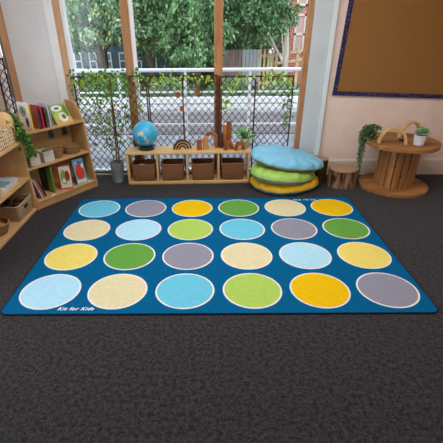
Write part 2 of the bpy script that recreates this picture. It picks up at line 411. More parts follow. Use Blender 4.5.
lump('folded_cloth', 'cream cloth bundled in the leftmost bench basket', 'cloth', bw(.15, .10, .06), .075, .07, .085, CLOTH, 3)
lump('folded_cloth', 'dull red cloth bundled in the rightmost bench basket', 'cloth', bw(1.31, .12, .06), .075, .07, .078, plain('red_cloth', srgb(140, 62, 50), .9, .1, .15), 5)

# ---- things on the bench
ZB = BH
gl = thing('globe', 'light blue terrestrial globe on a dark base at the left end of bench', 'globe', (-.758, 4.595, ZB))
m, nt, b = base_mat('globe_map', .3, .5)
tc = N(nt, 'ShaderNodeTexCoord'); n1 = N(nt, 'ShaderNodeTexNoise', Scale=9.5, Detail=5, Roughness=.55); n2 = N(nt, 'ShaderNodeTexNoise', Scale=18, Detail=2)
nt.links.new(tc.outputs['Object'], n1.inputs['Vector']); nt.links.new(tc.outputs['Object'], n2.inputs['Vector'])
land = ramp(nt, n2.outputs[0], [(.35, srgb(150, 190, 120)), (.6, srgb(226, 206, 150))])
sea = ramp(nt, n2.outputs[0], [(.3, srgb(40, 158, 214)), (.7, srgb(84, 192, 232))])
mk = ramp(nt, n1.outputs[0], [(.60, (0, 0, 0, 1)), (.62, (1, 1, 1, 1))])
mi = N(nt, 'ShaderNodeMix', data_type='RGBA'); nt.links.new(mk, mi.inputs[0]); nt.links.new(sea, mi.inputs[6]); nt.links.new(land, mi.inputs[7])
nt.links.new(mi.outputs[2], b.inputs['Base Color'])
mb = MB(); bmesh.ops.create_uvsphere(mb.b, u_segments=40, v_segments=24, radius=.148); bmesh.ops.translate(mb.b, verts=mb.b.verts, vec=(0, 0, .182))
mb.build('ball', m, gl, True)
mb = MB(); mb.lathe([(.098, 0), (.1, .006), (.1, .026), (.09, .034), (.06, .04), (.05, .05), (.04, .052)], seg=32)
mb.build('base', plain('dark_plastic', srgb(30, 34, 46), .4, .4), gl, True)

# nested rainbow arches
RK = 1.14
RC = [(.098, .079, DARKW, 'outermost dark arch of the nested wooden rainbow on the bench'), (.077, .071, LIGHTW, 'outer pale arch just inside the outermost dark arch of wooden rainbow'),
      (.069, .051, DARKW, 'dark arch between the two pale arches of the wooden rainbow'), (.049, .043, LIGHTW, 'smaller pale arch of the wooden rainbow around the dark core'),
      (.041, .024, DARKW, 'second smallest dark arch of the wooden rainbow around the pale core'), (.022, .0, LIGHTW, 'smallest solid pale half disc at the middle of the wooden rainbow')]
for ro, rin, mt, lab in RC:
    mb = MB(); mb.arch(ro*RK, max(rin*RK, .001), -.02, .02, seg=20)
    o = mb.build('rainbow_arch', mt, None, True, loc=(-.322, 4.585, ZB+.001), rotz=R(12)); tag(o, lab, 'wooden arch', 'nested arches of the wooden rainbow')
# wooden blocks
def roundblock(name, label, loc, w, d, h, mat, rotz=0, top=.5, cat='wooden block'):
    P = [(-w/2, 0), (w/2, 0)]
    n = 12; hh = w*top
    for i in range(n+1):
        a = PI*i/n; P.append((w/2*math.cos(a), h-hh+hh*math.sin(a)))
    mb = MB(); mb.prism(P, 'y', -d/2, d/2)
    return tag(mb.build(name, mat, None, True, loc=loc, rotz=rotz, bevel=.003), label, cat)
roundblock('wooden_block', 'short reddish brown round topped wooden block beside the tan one', (-.116, 4.535, ZB), .06, .04, .122, REDW, R(8), .35)
roundblock('wooden_block', 'tan round topped wooden block next to the short reddish one', (-.04, 4.575, ZB), .068, .04, .155, TANW, R(-4), .5)
ar = MB(); ar.arch(.088, .05, -.022, .022, (0, 0, .1), 18); ar.bb(-.088, -.05, -.022, .022, 0, .1); ar.bb(.05, .088, -.022, .022, 0, .1)
tag(ar.build('wooden_arch', REDW, None, True, loc=(.03, 4.655, ZB), rotz=R(-25), bevel=.003), 'tall reddish wooden archway standing behind the tan block', 'wooden arch')
mb = MB(); mb.lathe([(.024, 0), (.027, .004), (.027, .166), (.024, .17)], seg=20)
tag(mb.build('wooden_cylinder', DARKW, None, True, loc=(.148, 4.625, ZB)), 'dark brown upright wooden cylinder between the archway and tall post', 'wooden block')
mb = MB(); mb.bb(-.024, .024, -.024, .024, 0, .305)
tag(mb.build('wooden_post', REDW, None, False, loc=(.245, 4.67, ZB), rotz=R(14), bevel=.004), 'tallest reddish brown square wooden post on the bench', 'wooden block')
roundblock('wooden_block', 'tan round topped wooden block behind the dark cylinder next to the tallest post', (.196, 4.70, ZB), .05, .035, .258, TANW, R(10), .4)
def step_arch(label, loc, rz):
    KS = 1.1
    P = [(-.055, 0), (-.03, 0), (-.03, .03)] + [(.0+.024*math.cos(PI-PI*i/8), .036+.022*math.sin(PI-PI*i/8)) for i in range(9)] + [(.03, .03), (.03, 0), (.055, 0), (.055, .03), (.045, .03), (.045, .06), (.03, .06), (.03, .09), (-.034, .09), (-.034, .062), (-.047, .062), (-.047, .032), (-.055, .032)]
    mb = MB(); mb.prism([(u*KS, v*KS) for u, v in P], 'y', -.032, .032)
    return tag(mb.build('stepped_arch', REDW, None, loc=loc, rotz=rz, bevel=.002), label, 'wooden arch', 'small stepped wooden arches')
step_arch('small stepped wooden arch in front of the tall square post', (.236, 4.545, ZB), R(20))
step_arch('small stepped wooden arch close to the beige plant pot', (.366, 4.52, ZB), R(14))

# ---------------------------------------------------------------- foliage
rnd = random.Random(7)
def rv(rn, k=1): 
    while True:
        v = Vector((rn.uniform(-1, 1), rn.uniform(-1, 1), rn.uniform(-1, 1)))
        if .05 < v.length < 1: return v*k
IVY = leafmat('ivy_leaves', [(0, srgb(40, 84, 30)), (.5, srgb(74, 130, 44)), (1, srgb(124, 168, 66))])
LIME = leafmat('lime_leaves', [(0, srgb(110, 160, 50)), (.55, srgb(166, 204, 60)), (1, srgb(206, 226, 96))])
CLIMB = leafmat('climber_leaves', [(0, srgb(58, 98, 44)), (.6, srgb(96, 142, 66)), (1, srgb(150, 186, 92))])
DKLEAF = leafmat('dark_trailing_leaves', [(0, srgb(54, 84, 50)), (.6, srgb(98, 134, 82)), (1, srgb(152, 176, 122))])
POTLEAF = leafmat('pot_leaves', [(0, srgb(92, 152, 78)), (.6, srgb(146, 200, 112)), (1, srgb(214, 236, 170))])
STEM = noise_mat('plant_stem', srgb(92, 66, 44), srgb(130, 98, 62), 30, .8, .1)
GSTEM = noise_mat('green_stem', srgb(62, 92, 44), srgb(92, 120, 60), 30, .7, .1)
# plant in beige pot on the bench
pp = thing('potted_plant', 'leafy green plant in a beige pot at the right end of bench', 'plant', (.437, 4.61, ZB))
mb = MB(); mb.lathe([(.042, 0), (.046, .004), (.056, .118), (.058, .122), (.05, .122), (.048, .105)], seg=28)
mb.build('pot', plain('beige_pot', srgb(206, 188, 158), .6, .3, .05), pp, True)
MB().disc((0, 0, .106), .049, .049, seg=24).build('soil', plain('soil', srgb(52, 38, 28), .95, .05, .25), pp)
mb = MB(); ms = MB(); rn = random.Random(11)
for k in range(34):
    a = rn.uniform(0, 2*PI); el = rn.uniform(.15, 1.3); L = rn.uniform(.04, .105)
    dv = Vector((math.cos(a)*math.cos(el), math.sin(a)*math.cos(el)*.7, math.sin(el))); p = Vector((0, 0, .106))+Vector((dv.x*.02, dv.y*.02, 0)); e = p+dv*L
    ms.tube([p, p+dv*L*.5+Vector((0, 0, .01)), e], .0018, 5)
    for q in range(2): mb.leaf(e-dv*.02*q, (dv+rv(rn, .6)+Vector((0, 0, -.2))), Vector((0, -.3, 1))+rv(rn, .4), rn.uniform(.042, .062), rn.uniform(.034, .05), .15)
mb.build('foliage', POTLEAF, pp, fixn=False); ms.build('stems', GSTEM, pp)

# climbing plant in zinc pot
cl = thing('climbing_plant', 'tall climbing plant in ribbed zinc pot left of the bench', 'plant', (-1.135, 4.565, 0))
ZINC = noise_mat('zinc', srgb(104, 114, 116), srgb(142, 152, 154), 9, .4, .5)
prof = [(.066, 0), (.07, .004)]
for i in range(9):
    z = .02+.225*i/8; r = .07+.014*i/8; prof += [(r+.003, z), (r-.001, z+.013)]
prof += [(.089, .255), (.089, .26), (.08, .26), (.076, .22)]
mb = MB(); mb.lathe(prof, seg=30); mb.build('pot', ZINC, cl, True)
MB().disc((0, 0, .225), .078, .078, seg=24).build('soil', plain('soil', (0, 0, 0, 1)), cl)
ms = MB(); ms.tube([(0, .02, .22), (.005, .06, .5), (-.002, .1, .8), (.01, .13, 1.22)], [.011, .01, .009, .006], 8)
ms.tube([(.01, .0, .22), (.06, .08, .5), (.12, .13, .75), (.2, .13, 1.0)], [.005, .004, .004, .003], 6)
ms.tube([(-.01, .0, .22), (-.1, .08, .5), (-.16, .13, .8), (-.25, .13, 1.05)], [.005, .004, .004, .003], 6)
ms.build('stem', STEM, cl, True)
mb = MB(); rn = random.Random(5)
for k in range(430):
    z = .35+.95*rn.random()**.8
    x = rn.gauss(-.06, .13+.14*(z-.3)); x = max(-.42, min(.34, x)); y = rn.uniform(.0, .185)
    mb.leaf(Vector((x, y, z)), Vector((rn.uniform(-1, 1), rn.uniform(-1, .2), rn.uniform(-1.2, .3))), Vector((0, -1, .3))+rv(rn, .5), rn.uniform(.028, .05), rn.uniform(.022, .036), .2)
mb.build('foliage', CLIMB, cl, fixn=False)

# ---------------------------------------------------------------- trellis
TY = YB-.012
def lattice(x0, x1, z0, z1, pitch=.08, w=.0068, ang=50):
    mb = MB(); t = math.tan(R(ang)); H = z1-z0
    for sgn, yy in ((1, -.004), (-1, .004)):
        n0 = int(math.floor((x0-H/t)/pitch))-1; n1 = int(math.ceil((x1+H/t)/pitch))+1
        for k in range(n0, n1+1):
            # line x = k*pitch + sgn*(z-z0)/t
            def xz(z): return k*pitch+sgn*(z-z0)/t
            za, zb = z0, z1
            # clip in x
            lo, hi = sorted(((x0-k*pitch)*sgn*t+z0, (x1-k*pitch)*sgn*t+z0)); za = max(za, lo); zb = min(zb, hi)
            if zb-za < .01: continue
            p, q = Vector((xz(za), yy, za)), Vector((xz(zb), yy, zb)); d = q-p; s = Vector((d.z, 0, -d.x)).normalized()*w/2; h = Vector((0, .0035, 0))
            mb.loft([[c-s-h, c+s-h, c+s+h, c-s+h] for c in (p, q)])
    return mb
def trellis(label, x0, x1, z1, mids, z0=.05):
    t = thing('trellis_panel', label, 'trellis', (0, TY, 0), 0, 'trellis panels across the window')
    lattice(x0, x1, z0+.02, z1-.01).build('lattice', LATT, t)
    for x in [x0+.008, x1-.008]+mids: MB().bb(x-.008, x+.008, -.017, -.0085, 0, z1).build('upright', LATT, t)
    for z in (z0, z1-.012): MB().bb(x0, x1, -.0085, -.0077, z, z+.018).build('rail', LATT, t)
    return t
trellis('brown diamond trellis panel at the left of window behind the climbing plant', -1.565, -.716, 1.205, [-1.14])
trellis('brown diamond trellis panel in the middle of window behind the globe', -.710, .107, 1.205, [-.304])
trellis('brown diamond trellis panel at the right of window behind the cushions', .113, .985, 1.195, [.541])
trellis('brown diamond trellis piece in the far left window beyond the wooden post', -2.415, -2.31, 1.4, [])
# garlands
def garland(label, pts, n, spread, seed, mat=LIME, size=(.03, .05), name='leaf_garland'):
    t = thing(name, label, 'garland', pts[0], 0); o = Vector(pts[0]); P = [Vector(p)-o for p in pts]
    ms = MB(); ms.tube(P, .002, 5); ms.build('vine', GSTEM, t)
    mb = MB(); rn = random.Random(seed)
    for k in range(n):
        f = rn.random()*(len(P)-1); i = min(int(f), len(P)-2); p = P[i].lerp(P[i+1], f-i)
        p = p+Vector((rn.gauss(0, spread), -abs(rn.gauss(0, .012)), rn.gauss(0, spread)))
        mb.leaf(p, Vector((rn.uniform(-1, 1), rn.uniform(-.6, 0), rn.uniform(-1.2, .4))), Vector((0, -1, .4))+rv(rn, .4), rn.uniform(*size), rn.uniform(size[0]*.8, size[1]*.75), .15)
    mb.build('leaves', mat, t, fixn=False); return t
gy = TY-.022
garland('yellow green leaf garland along the trellis top left of the middle window post', [(-1.53, gy, 1.14), (-1.35, gy, 1.20), (-1.15, gy, 1.17), (-.97, gy, 1.2)], 78, .04, 21)
garland('yellow green leaf garland along the trellis top between the two window posts', [(-.84, gy, 1.2), (-.6, gy, 1.16), (-.4, gy, 1.2), (-.15, gy, 1.17), (.03, gy, 1.18)], 70, .035, 22)
garland('leaf garland hanging down the trellis beside the centre window post', [(.5, gy, 1.19), (.33, gy, 1.17), (.22, gy, 1.08), (.2, gy, .95), (.21, gy, .82)], 46, .03, 23)
garland('leaf garland along the trellis top at the right end of the window', [(.6, gy, 1.16), (.72, gy, 1.2), (.85, gy, 1.2), (.95, gy, 1.14)], 50, .03, 24)
garland('green leaf garland hanging down the right edge of the trellis', [(.93, gy, 1.1), (.92, gy, .92), (.94, gy, .78), (.9, gy, .62)], 44, .028, 25, CLIMB)
for (x, z, r, lab) in ((-.36, 1.0, .03, 'brown wooden slice hanging upper left on the trellis above the wooden rainbow'), (-.32, .845, .027, 'brown wooden slice hanging lowest on the trellis above the wooden rainbow'), (-.13, 1.03, .03, 'brown wooden slice hanging on trellis above the wooden archway')):
    t = thing('hanging_slice', lab, 'ornament', (x, TY-.026, z), 0, 'wooden slices hanging on the trellis')
    mb = MB(); P = [(r*(1+.08*math.sin(3*a))*math.cos(a), r*1.2*math.sin(a)) for a in [2*PI*i/18 for i in range(18)]]; mb.prism(P, 'y', -.005, .005); mb.build('slice', REDW, t, bevel=.001)
    mb = MB(); mb.tube([(0, 0, r*1.1), (0, .004, r*1.1+.07)], .0012, 5); mb.build('string', STEM, t)

# ---------------------------------------------------------------- floor cushions
GREYF = noise_mat('grey_canvas', srgb(124, 130, 118), srgb(150, 156, 142), 60, .9, .1, (1, 1, 1), .2)
def cushion(label, loc, rot, rx, ry, h, top, seed):
    t = thing('floor_cushion', label, 'cushion', loc, rot, 'stack of round floor cushions')
    rn = random.Random(seed); ph = [rn.uniform(0, 6.28) for _ in range(6)]
    def wob(a): return 1+.012*math.sin(3*a+ph[0])+.008*math.sin(5*a+ph[1])
    def puck(a): return math.sin(13*a+ph[2])+.8*math.sin(19*a+ph[3])*math.sin(3*a+ph[5])
    SEG = 120
    def ring(f, z, amp):
        return [Vector((rx*f*wob(2*PI*i/SEG)*math.cos(2*PI*i/SEG), ry*f*wob(2*PI*i/SEG)*math.sin(2*PI*i/SEG), z+1.7*amp*puck(2*PI*i/SEG)+(.006*math.sin(2*2*PI*i/SEG+ph[4])*(f > .1)))) for i in range(SEG)]
    zs = h*.38
    up = [(1.0, 0, .001), (1.002, .14, .003), (.985, .36, .005), (.945, .58, .0055), (.87, .76, .0045), (.76, .88, .003), (.58, .96, .0012), (.34, .99, .0005), (.1, 1.0, 0), (.01, 1.0, 0)]
    mb = MB(); mb.loft([ring(f, zs+(h-zs)*k, a) for f, k, a in up], False, True); mb.build('cover', top, t, True)
    dnp = [(1.0, 1.0, .001), (.995, .8, .003), (.97, .5, .003), (.91, .22, .002), (.8, .06, .001), (.65, .0, 0), (.01, .0, 0)]
    mb = MB(); mb.loft([ring(f, zs*k+(0 if k > .01 else .006), a if k > .1 else 0) for f, k, a in dnp], False, True); mb.build('underside', GREYF, t, True)
    P = ring(1.0, zs, .001); mb = MB(); mb.tube(P[::2]+[P[0]], .005, 6, False); mb.build('piping', GREYF, t, True)
    return t
def fab(name, c): return noise_mat(name, tuple(x*.93 for x in c[:3])+(1,), tuple(min(1, x*1.05) for x in c[:3])+(1,), 24, .42, .4, (1, 1, 1), .12, 4, .006)
cushion('yellow round floor cushion at the bottom of the stack', (.905, 4.385, 0), (0, 0, .2), .412, .35, .145, fab('yellow_cotton', srgb(226, 176, 10)), 1)
cushion('lime green round floor cushion in the middle of the stack', (.868, 4.365, .112), (R(2), R(5), .6), .40, .345, .16, fab('lime_cotton', srgb(164, 204, 92)), 2)
bc = cushion('light blue round floor cushion on top of the stack', (.905, 4.405, .285), (R(3), R(8.5), 0), .432, .335, .118, fab('sky_cotton', srgb(122, 192, 220)), 3)

# ---------------------------------------------------------------- log stools
def log(label, loc, rx, ry, h, seed, c1, c2, flare=.06):
    t = thing('log_stool', label, 'log stool', loc)
    rn = random.Random(seed); ph = [rn.uniform(0, 6.28) for _ in range(5)]
    def fn(a): return 1+.05*math.sin(2*a+ph[0])+.04*math.sin(3*a+ph[1])+.02*math.sin(7*a+ph[2])+.012*math.sin(17*a+ph[3])+.01*math.sin(29*a+ph[4])
    SEG = 72
    def ring(k, z): return [Vector((rx*k*fn(2*PI*i/SEG)*math.cos(2*PI*i/SEG), ry*k*fn(2*PI*i/SEG)*math.sin(2*PI*i/SEG), z)) for i in range(SEG)]
    bm_ = noise_mat('bark_'+label[:8].replace(' ', '_'), c1, c2, 22, .9, .1, (1, 1, .25), .9, 6, .02, .36, .68)
    mb = MB(); mb.loft([ring(1+flare, 0), ring(1+flare*.6, h*.15), ring(1, h*.5), ring(1, h*.96), ring(.97, h)]); mb.build('bark', bm_, t, True)
    m_, nt_, b_ = base_mat('cut_wood', .7, .2)
    tc_ = N(nt_, 'ShaderNodeTexCoord'); wv = N(nt_, 'ShaderNodeTexWave', wave_type='RINGS', rings_direction='Z'); wv.inputs['Scale'].default_value = 26; wv.inputs['Distortion'].default_value = 3; wv.inputs['Detail'].default_value = 3
    nt_.links.new(tc_.outputs['Object'], wv.inputs['Vector'])
    nt_.links.new(ramp(nt_, wv.outputs[0], [(0, srgb(134, 98, 74)), (1, srgb(196, 156, 124))]), b_.inputs['Base Color'])
    mb = MB(); mb.loft([ring(.95, h+.0006), ring(.95, h+.003), ring(.6, h+.006), ring(.02, h+.006)], False, True); mb.build('cut_face', m_, t)
    return t
log('low brown log stool with split bark beside the cable drum', (1.61, 4.41, 0), .168, .155, .2, 4, srgb(50, 35, 28), srgb(164, 126, 94))
log('dark bark log stool half hidden behind the cushion stack', (1.325, 4.60, 0), .13, .125, .27, 9, srgb(46, 30, 22), srgb(104, 70, 46), .03)

# ---------------------------------------------------------------- cable drum table
SX, SY = 2.195, 4.345
sp_ = thing('cable_drum_table', 'large wooden cable drum used as a low table by the wall', 'table', (SX, SY, 0), 0)
def plank_disc(r, z0, z1, n, ang):
    mb = MB(); w = 2*r/n; rot = Matrix.Rotation(ang, 3, 'Z')
    for k in range(n):
        a, c = -r+k*w+.0012, -r+(k+1)*w-.0012; P = []
        m_ = 10
        for i in range(m_+1):
            y = a+(c-a)*i/m_; P.append((math.sqrt(max(0, r*r-y*y)), y))
        for i in range(m_+1):
            y = c-(c-a)*i/m_; P.append((-math.sqrt(max(0, r*r-y*y)), y))
        Q = []
        for p in P:
            if not Q or (Vector(p)-Vector(Q[-1])).length > 1e-4: Q.append(p)
        Q = [(rot @ Vector((x, y, 0)))[:2] for x, y in Q]
        mb.prism(Q, 'z', z0, z1)
    return mb
plank_disc(.385, 0, .042, 5, R(20)).build('base_disc', SPOOLX, sp_, bevel=.004)
mb = MB(); n = 18
for k in range(n):
    a0, a1 = 2*PI*(k+.06)/n, 2*PI*(k+.94)/n; ro, rin_ = .212+.004*(k % 3), .185
    mb.prism([(ro*math.cos(a0), ro*math.sin(a0)), (ro*math.cos((a0+a1)/2)*1.01, ro*math.sin((a0+a1)/2)*1.01), (ro*math.cos(a1), ro*math.sin(a1)), (rin_*math.cos(a1), rin_*math.sin(a1)), (rin_*math.cos(a0), rin_*math.sin(a0))], 'z', .042, .508)
mb.build('drum', SPOOLZ, sp_, bevel=.003)
mb = MB(); 
for a, z in ((R(262), .19), (R(285), .36), (R(240), .3)):
    mb = MB(); mb.box((.2175*math.cos(a), .2175*math.sin(a), z), (.016, .012, .022), Matrix.Rotation(a+PI/2, 3, 'Z')); mb.build('knot', DARKW, sp_, bevel=.004)
tp = plank_disc(.392, .508, .552, 5, R(-8)).build('top_disc', SPOOLX, sp_, bevel=.004)
mb = MB(); mb.lathe([(.045, .5525), (.045, .5545), (.03, .5545), (.001, .5535)], seg=24); mb.build('centre_hole', plain('dark_hole', srgb(24, 18, 14), .8, .1), sp_)
ZS = .5525
def hoop(label, loc, rz, r, h, wd):
    mb = MB(); n = 28; L = []
    for i in range(n+1):
        a = PI*i/n; ca, sa = math.cos(a), math.sin(a)
        L.append([Vector(((r-t)*ca, y, (h-t)*sa)) for t, y in ((.026, -wd/2), (0, -wd/2), (0, wd/2), (.026, wd/2))])
    mb.loft(L); o = mb.build('wooden_hoop', HOOPW, None, True, loc=loc, rotz=rz, bevel=.002)
    return tag(o, label, 'wooden arch', 'bent wooden hoops on the cable drum')
hoop('pale bent wooden hoop arch standing at the front of drum table', (2.018, 4.215, ZS), R(-14), .15, .18, .055)
hoop('pale bent wooden hoop arch standing behind the white succulent pot', (2.335, 4.49, ZS), R(10), .145, .182, .055)
su = thing('potted_succulent', 'pale green succulent in a small ribbed white pot on drum table', 'plant', (2.278, 4.15, ZS))
prof = [(.046, 0), (.05, .003)]
for i in range(7):
    z = .012+.085*i/6; r = .0515+.012*i/6; prof += [(r+.0015, z), (r-.0008, z+.006)]
prof += [(.068, .108), (.068, .112), (.06, .112), (.058, .095)]
mb = MB(); mb.lathe(prof, seg=28); mb.build('pot', plain('white_ceramic', srgb(222, 220, 226), .4, .4, .02), su, True)
MB().disc((0, 0, .096), .0595, .0595, seg=20).build('soil', plain('soil', (0, 0, 0, 1)), su)
SUC = leafmat('succulent_leaves', [(0, srgb(132, 172, 124)), (.6, srgb(172, 206, 156)), (1, srgb(206, 224, 180))])
mb = MB(); rn = random.Random(3)
for cx_, cy_, sc in ((0, 0, 1.0), (.03, -.02, .8), (-.032, -.015, .8), (.02, .03, .75)):
    for ringk, (el, L, nn) in enumerate(((.15, .06, 9), (.55, .052, 8), (1.0, .04, 6), (1.35, .03, 4))):
        for i in range(nn):
            a = 2*PI*(i+.5*ringk)/nn; d = Vector((math.cos(a)*math.cos(el), math.sin(a)*math.cos(el), math.sin(el)))
            p0 = Vector((cx_, cy_, .122+.012*ringk)); s = Vector((-math.sin(a), math.cos(a), 0)); n_ = d.cross(s)
            L_ = L*sc*1.2; w = .016*sc
            rr = []
            for f, ww in ((0, .5), (.35, .9), (.7, 1), (.92, .6), (1, .1)):
                c_ = p0+d*L_*f; rr.append([c_+s*w*ww, c_+n_*w*.45*ww, c_-s*w*ww, c_-n_*w*.45*ww])
            mb.loft(rr)
mb.build('rosette', SUC, su, True)
tr = thing('trailing_plant', 'dark green trailing plant spilling over left edge of drum table', 'plant', (1.862, 4.43, ZS))
mb = MB(); mb.lathe([(.034, 0), (.038, .004), (.045, .075), (.046, .08), (.04, .08), (.038, .06)], seg=24); mb.build('pot', plain('dark_pot', srgb(58, 50, 44), .6), tr, True)
mb = MB(); ms = MB(); rn = random.Random(17)
for k in range(46):
    a = PI+.3+rn.gauss(0, 1.25); reach = rn.uniform(.03, .10); drop = [.05, .04, .1, .05, .16, .03, .24, .05, .34, .1, .46, .06, .47][k % 13] if math.cos(a) < -.3 else .02
    top = Vector((0, 0, .08)); e1 = Vector((math.cos(a)*reach, math.sin(a)*reach*.7, .13+rn.uniform(0, .03)))
    if math.cos(a) < -.3: e2 = Vector((-.07-rn.uniform(0, .05), math.sin(a)*.07, .06)); e3 = e2+Vector(((-.07-e2.x)*min(1, drop*2.5), rn.uniform(-.02, .02), -drop-.05)); P = [top, e1, e2, e3]
    else: P = [top, e1, e1+Vector((math.cos(a)*.02, math.sin(a)*.02, -.04))]
    ms.tube(P, .0015, 5)
    for i in range(len(P)-1):
        L = (P[i+1]-P[i]).length
        for j in range(int(L/.008)):
            p = P[i].lerp(P[i+1], rn.random())
            mb.leaf(p+rv(rn, .012), rv(rn)+Vector((-.2, -.3, -.2)), Vector((-.3, -.6, .6))+rv(rn, .5), rn.uniform(.016, .028), rn.uniform(.012, .019), .2)
for k in range(260):
    p = Vector((-.035, -.03, .055))+Vector((max(-.08, min(.08, rn.gauss(0, .045))), max(-.08, min(.08, rn.gauss(0, .04))), max(-.06, min(.07, rn.gauss(0, .035)))))
    if p.z < .012: p.z = .012
    mb.leaf(p, rv(rn)+Vector((-.2, -.3, 0)), Vector((-.2, -.7, .5))+rv(rn, .5), rn.uniform(.018, .03), rn.uniform(.013, .02), .2)
mb.build('foliage', DKLEAF, tr, fixn=False); ms.build('stems', GSTEM, tr)

# ---------------------------------------------------------------- left shelf unit
LX, LY0, LY1 = -1.83, 2.2, 3.73
lu = thing('open_shelf_unit', 'low birch open shelf unit at the left edge with baskets', 'shelf unit', (LX, LY0, 0))
LD = .42; LL = LY1-LY0
def endprof():
    P = [(-LD, 0), (0, 0), (0, .735), (-.03, .735), (-.03, .93)]
    for i in range(1, 7):
        a = (PI/2)*i/6; P.append((-.03-.075+.075*math.cos(a), .93+.08*math.sin(a)))
    P.append((-LD, 1.01)); return P
for y in (0, LL-.022): MB().prism(endprof(), 'y', y, y+.022).build('end_panel', BIRCHZ, lu, bevel=.003)
for z, nm in ((.71, 'top_shelf'), (.35, 'middle_shelf'), (.005, 'bottom_shelf')): MB().bb(-LD+.01, -.001, .022, LL-.022, z, z+.024).build(nm, BIRCHY, lu, bevel=.003)
MB().bb(-LD, -LD+.012, .022, LL-.022, 0, .80).build('back_panel', BIRCHZ, lu)

def wovenbox(label, loc, rz, w, d, h):
    t = thing('woven_box', label, 'basket', loc, rz)
    m_, nt_, b_ = base_mat('open_weave', .7, .2)
    tc_ = N(nt_, 'ShaderNodeTexCoord'); vo_ = N(nt_, 'ShaderNodeTexVoronoi', Scale=30); nt_.links.new(tc_.outputs['Object'], vo_.inputs['Vector'])
    vo_.inputs['Randomness'].default_value = .25
    nt_.links.new(ramp(nt_, vo_.outputs['Distance'], [(.26, srgb(112, 70, 50)), (.40, srgb(220, 196, 160))]), b_.inputs['Base Color']); bump(nt_, b_, vo_.outputs['Distance'], .6, .006)
    mb = MB(); mb.loft([rrect(w, d, .015, 0), rrect(w, d, .015, h), rrect(w-.02, d-.02, .01, h), rrect(w-.02, d-.02, .01, .01)]); mb.build('body', m_, t)
    P = rrect(w-.01, d-.01, .012, h); mb = MB(); mb.tube(P+[P[0], P[1]], .007, 8, False); mb.build('rim', WS, t, True)
wovenbox('beige open weave box on top of the left shelf unit', (-1.995, 3.47, .735), 0, .26, .43, .135)
tray = thing('tray', 'white tray with blue rim on the middle shelf at left', 'tray', (-2.02, 3.40, .3745))
mb = MB(); mb.loft([rrect(.26, .36, .02, 0), rrect(.29, .39, .025, .038), rrect(.275, .375, .02, .038), rrect(.25, .35, .015, .008)]); mb.build('body', plain('white_plastic', srgb(226, 232, 238), .35, .4, .02), tray, True)
mb = MB(); P = rrect(.283, .383, .023, .039); mb.tube(P+[P[0], P[1]], .0055, 8, False); mb.build('rim', noise_mat('blue_white_rim', srgb(96, 140, 190), srgb(226, 234, 242), 30, .4, .4), tray, True)
o = MB(); o.bb(-.09, .09, -.13, .13, 0, .012); tag(o.build('mirror_tile', plain('pale_blue_glass', srgb(132, 172, 200), .15, .6, .1), None, loc=(-2.02, 3.40, .383), bevel=.002), 'pale blue tile lying in the white tray', 'tile')
o = MB(); o.lathe([(.03, 0), (.033, .003), (.04, .085), (.036, .085), (.03, .006)], seg=24); tag(o.build('cup', plain('cream_cup', srgb(226, 212, 186), .5), None, True, loc=(-1.885, 3.2, .3745)), 'cream beaker on middle shelf at the left edge', 'cup')
wk = thing('wicker_basket', 'rectangular straw basket of pine cones on the bottom left shelf', 'basket', (-2.0, 3.53, .0295))
basket_parts(wk, .31, .34, .155, WS, .03, .9, .014, True)
CONE = noise_mat('pine_cone', srgb(52, 30, 22), srgb(104, 66, 46), 40, .8, .1, (1, 1, 1), .6)
REDCONE = noise_mat('reddish_cone', srgb(96, 48, 40), srgb(168, 96, 78), 40, .8, .1, (1, 1, 1), .6)
def pinecone(label, loc, r, seed, group):
    rn = random.Random(seed); t = MB(); L = []
    for j in range(9):
        z = j/8; rr = r*(math.sin(PI*(.12+.82*z))**.8); L.append([Vector((rr*(1+(.16 if (i+j) % 2 else -.06))*math.cos(2*PI*i/14), rr*(1+(.16 if (i+j) % 2 else -.06))*math.sin(2*PI*i/14), 2.3*r*z)) for i in range(14)])
    t.loft(L); o = t.build('pine_cone', CONE if r > .02 else REDCONE, None, loc=loc); o.rotation_euler = (rn.uniform(-1.2, 1.2), rn.uniform(-1.2, 1.2), rn.uniform(0, 6)); return tag(o, label, 'pine cone', group)
rn = random.Random(31)
for i in range(9):
    x, y = (i % 3-1)*.075, (i//3-1)*.08
    pinecone('brown pine cone heaped in the rectangular straw basket', (-2.0+x, 3.53+y, .115+rn.uniform(0, .015)), .03, i, 'pine cones in the straw basket')
rb = thing('round_basket', 'round wicker bowl of wood slices on the bottom left shelf', 'basket', (-1.985, 3.14, .0295))
mb = MB(); mb.lathe([(.09, 0), (.1, .005), (.125, .06), (.135, .10), (.123, .10), (.112, .06), (.09, .012)], seg=36); mb.build('body', WT, rb, True)
mb = MB(); P = circ(.129, .10, 36); mb.tube(P+[P[0], P[1]], .009, 8, False); mb.build('rim', WT, rb, True)
for i in range(7):
    a = i*2.4; r = .06 if i else 0; z = .09+.012*(i % 3)
    mb = MB(); mb.lathe([(.04, 0), (.042, .004), (.042, .012), (.04, .015)], seg=18)
    o = mb.build('wood_slice', TANW if i % 2 else REDW, None, True, loc=(-1.985+r*math.cos(a), 3.14+r*math.sin(a), z)); o.rotation_euler = (.35*math.cos(a), .45*math.sin(a), a)
    tag(o, 'round wood slice in the wicker bowl on bottom shelf', 'wood slice', 'wood slices in the wicker bowl')

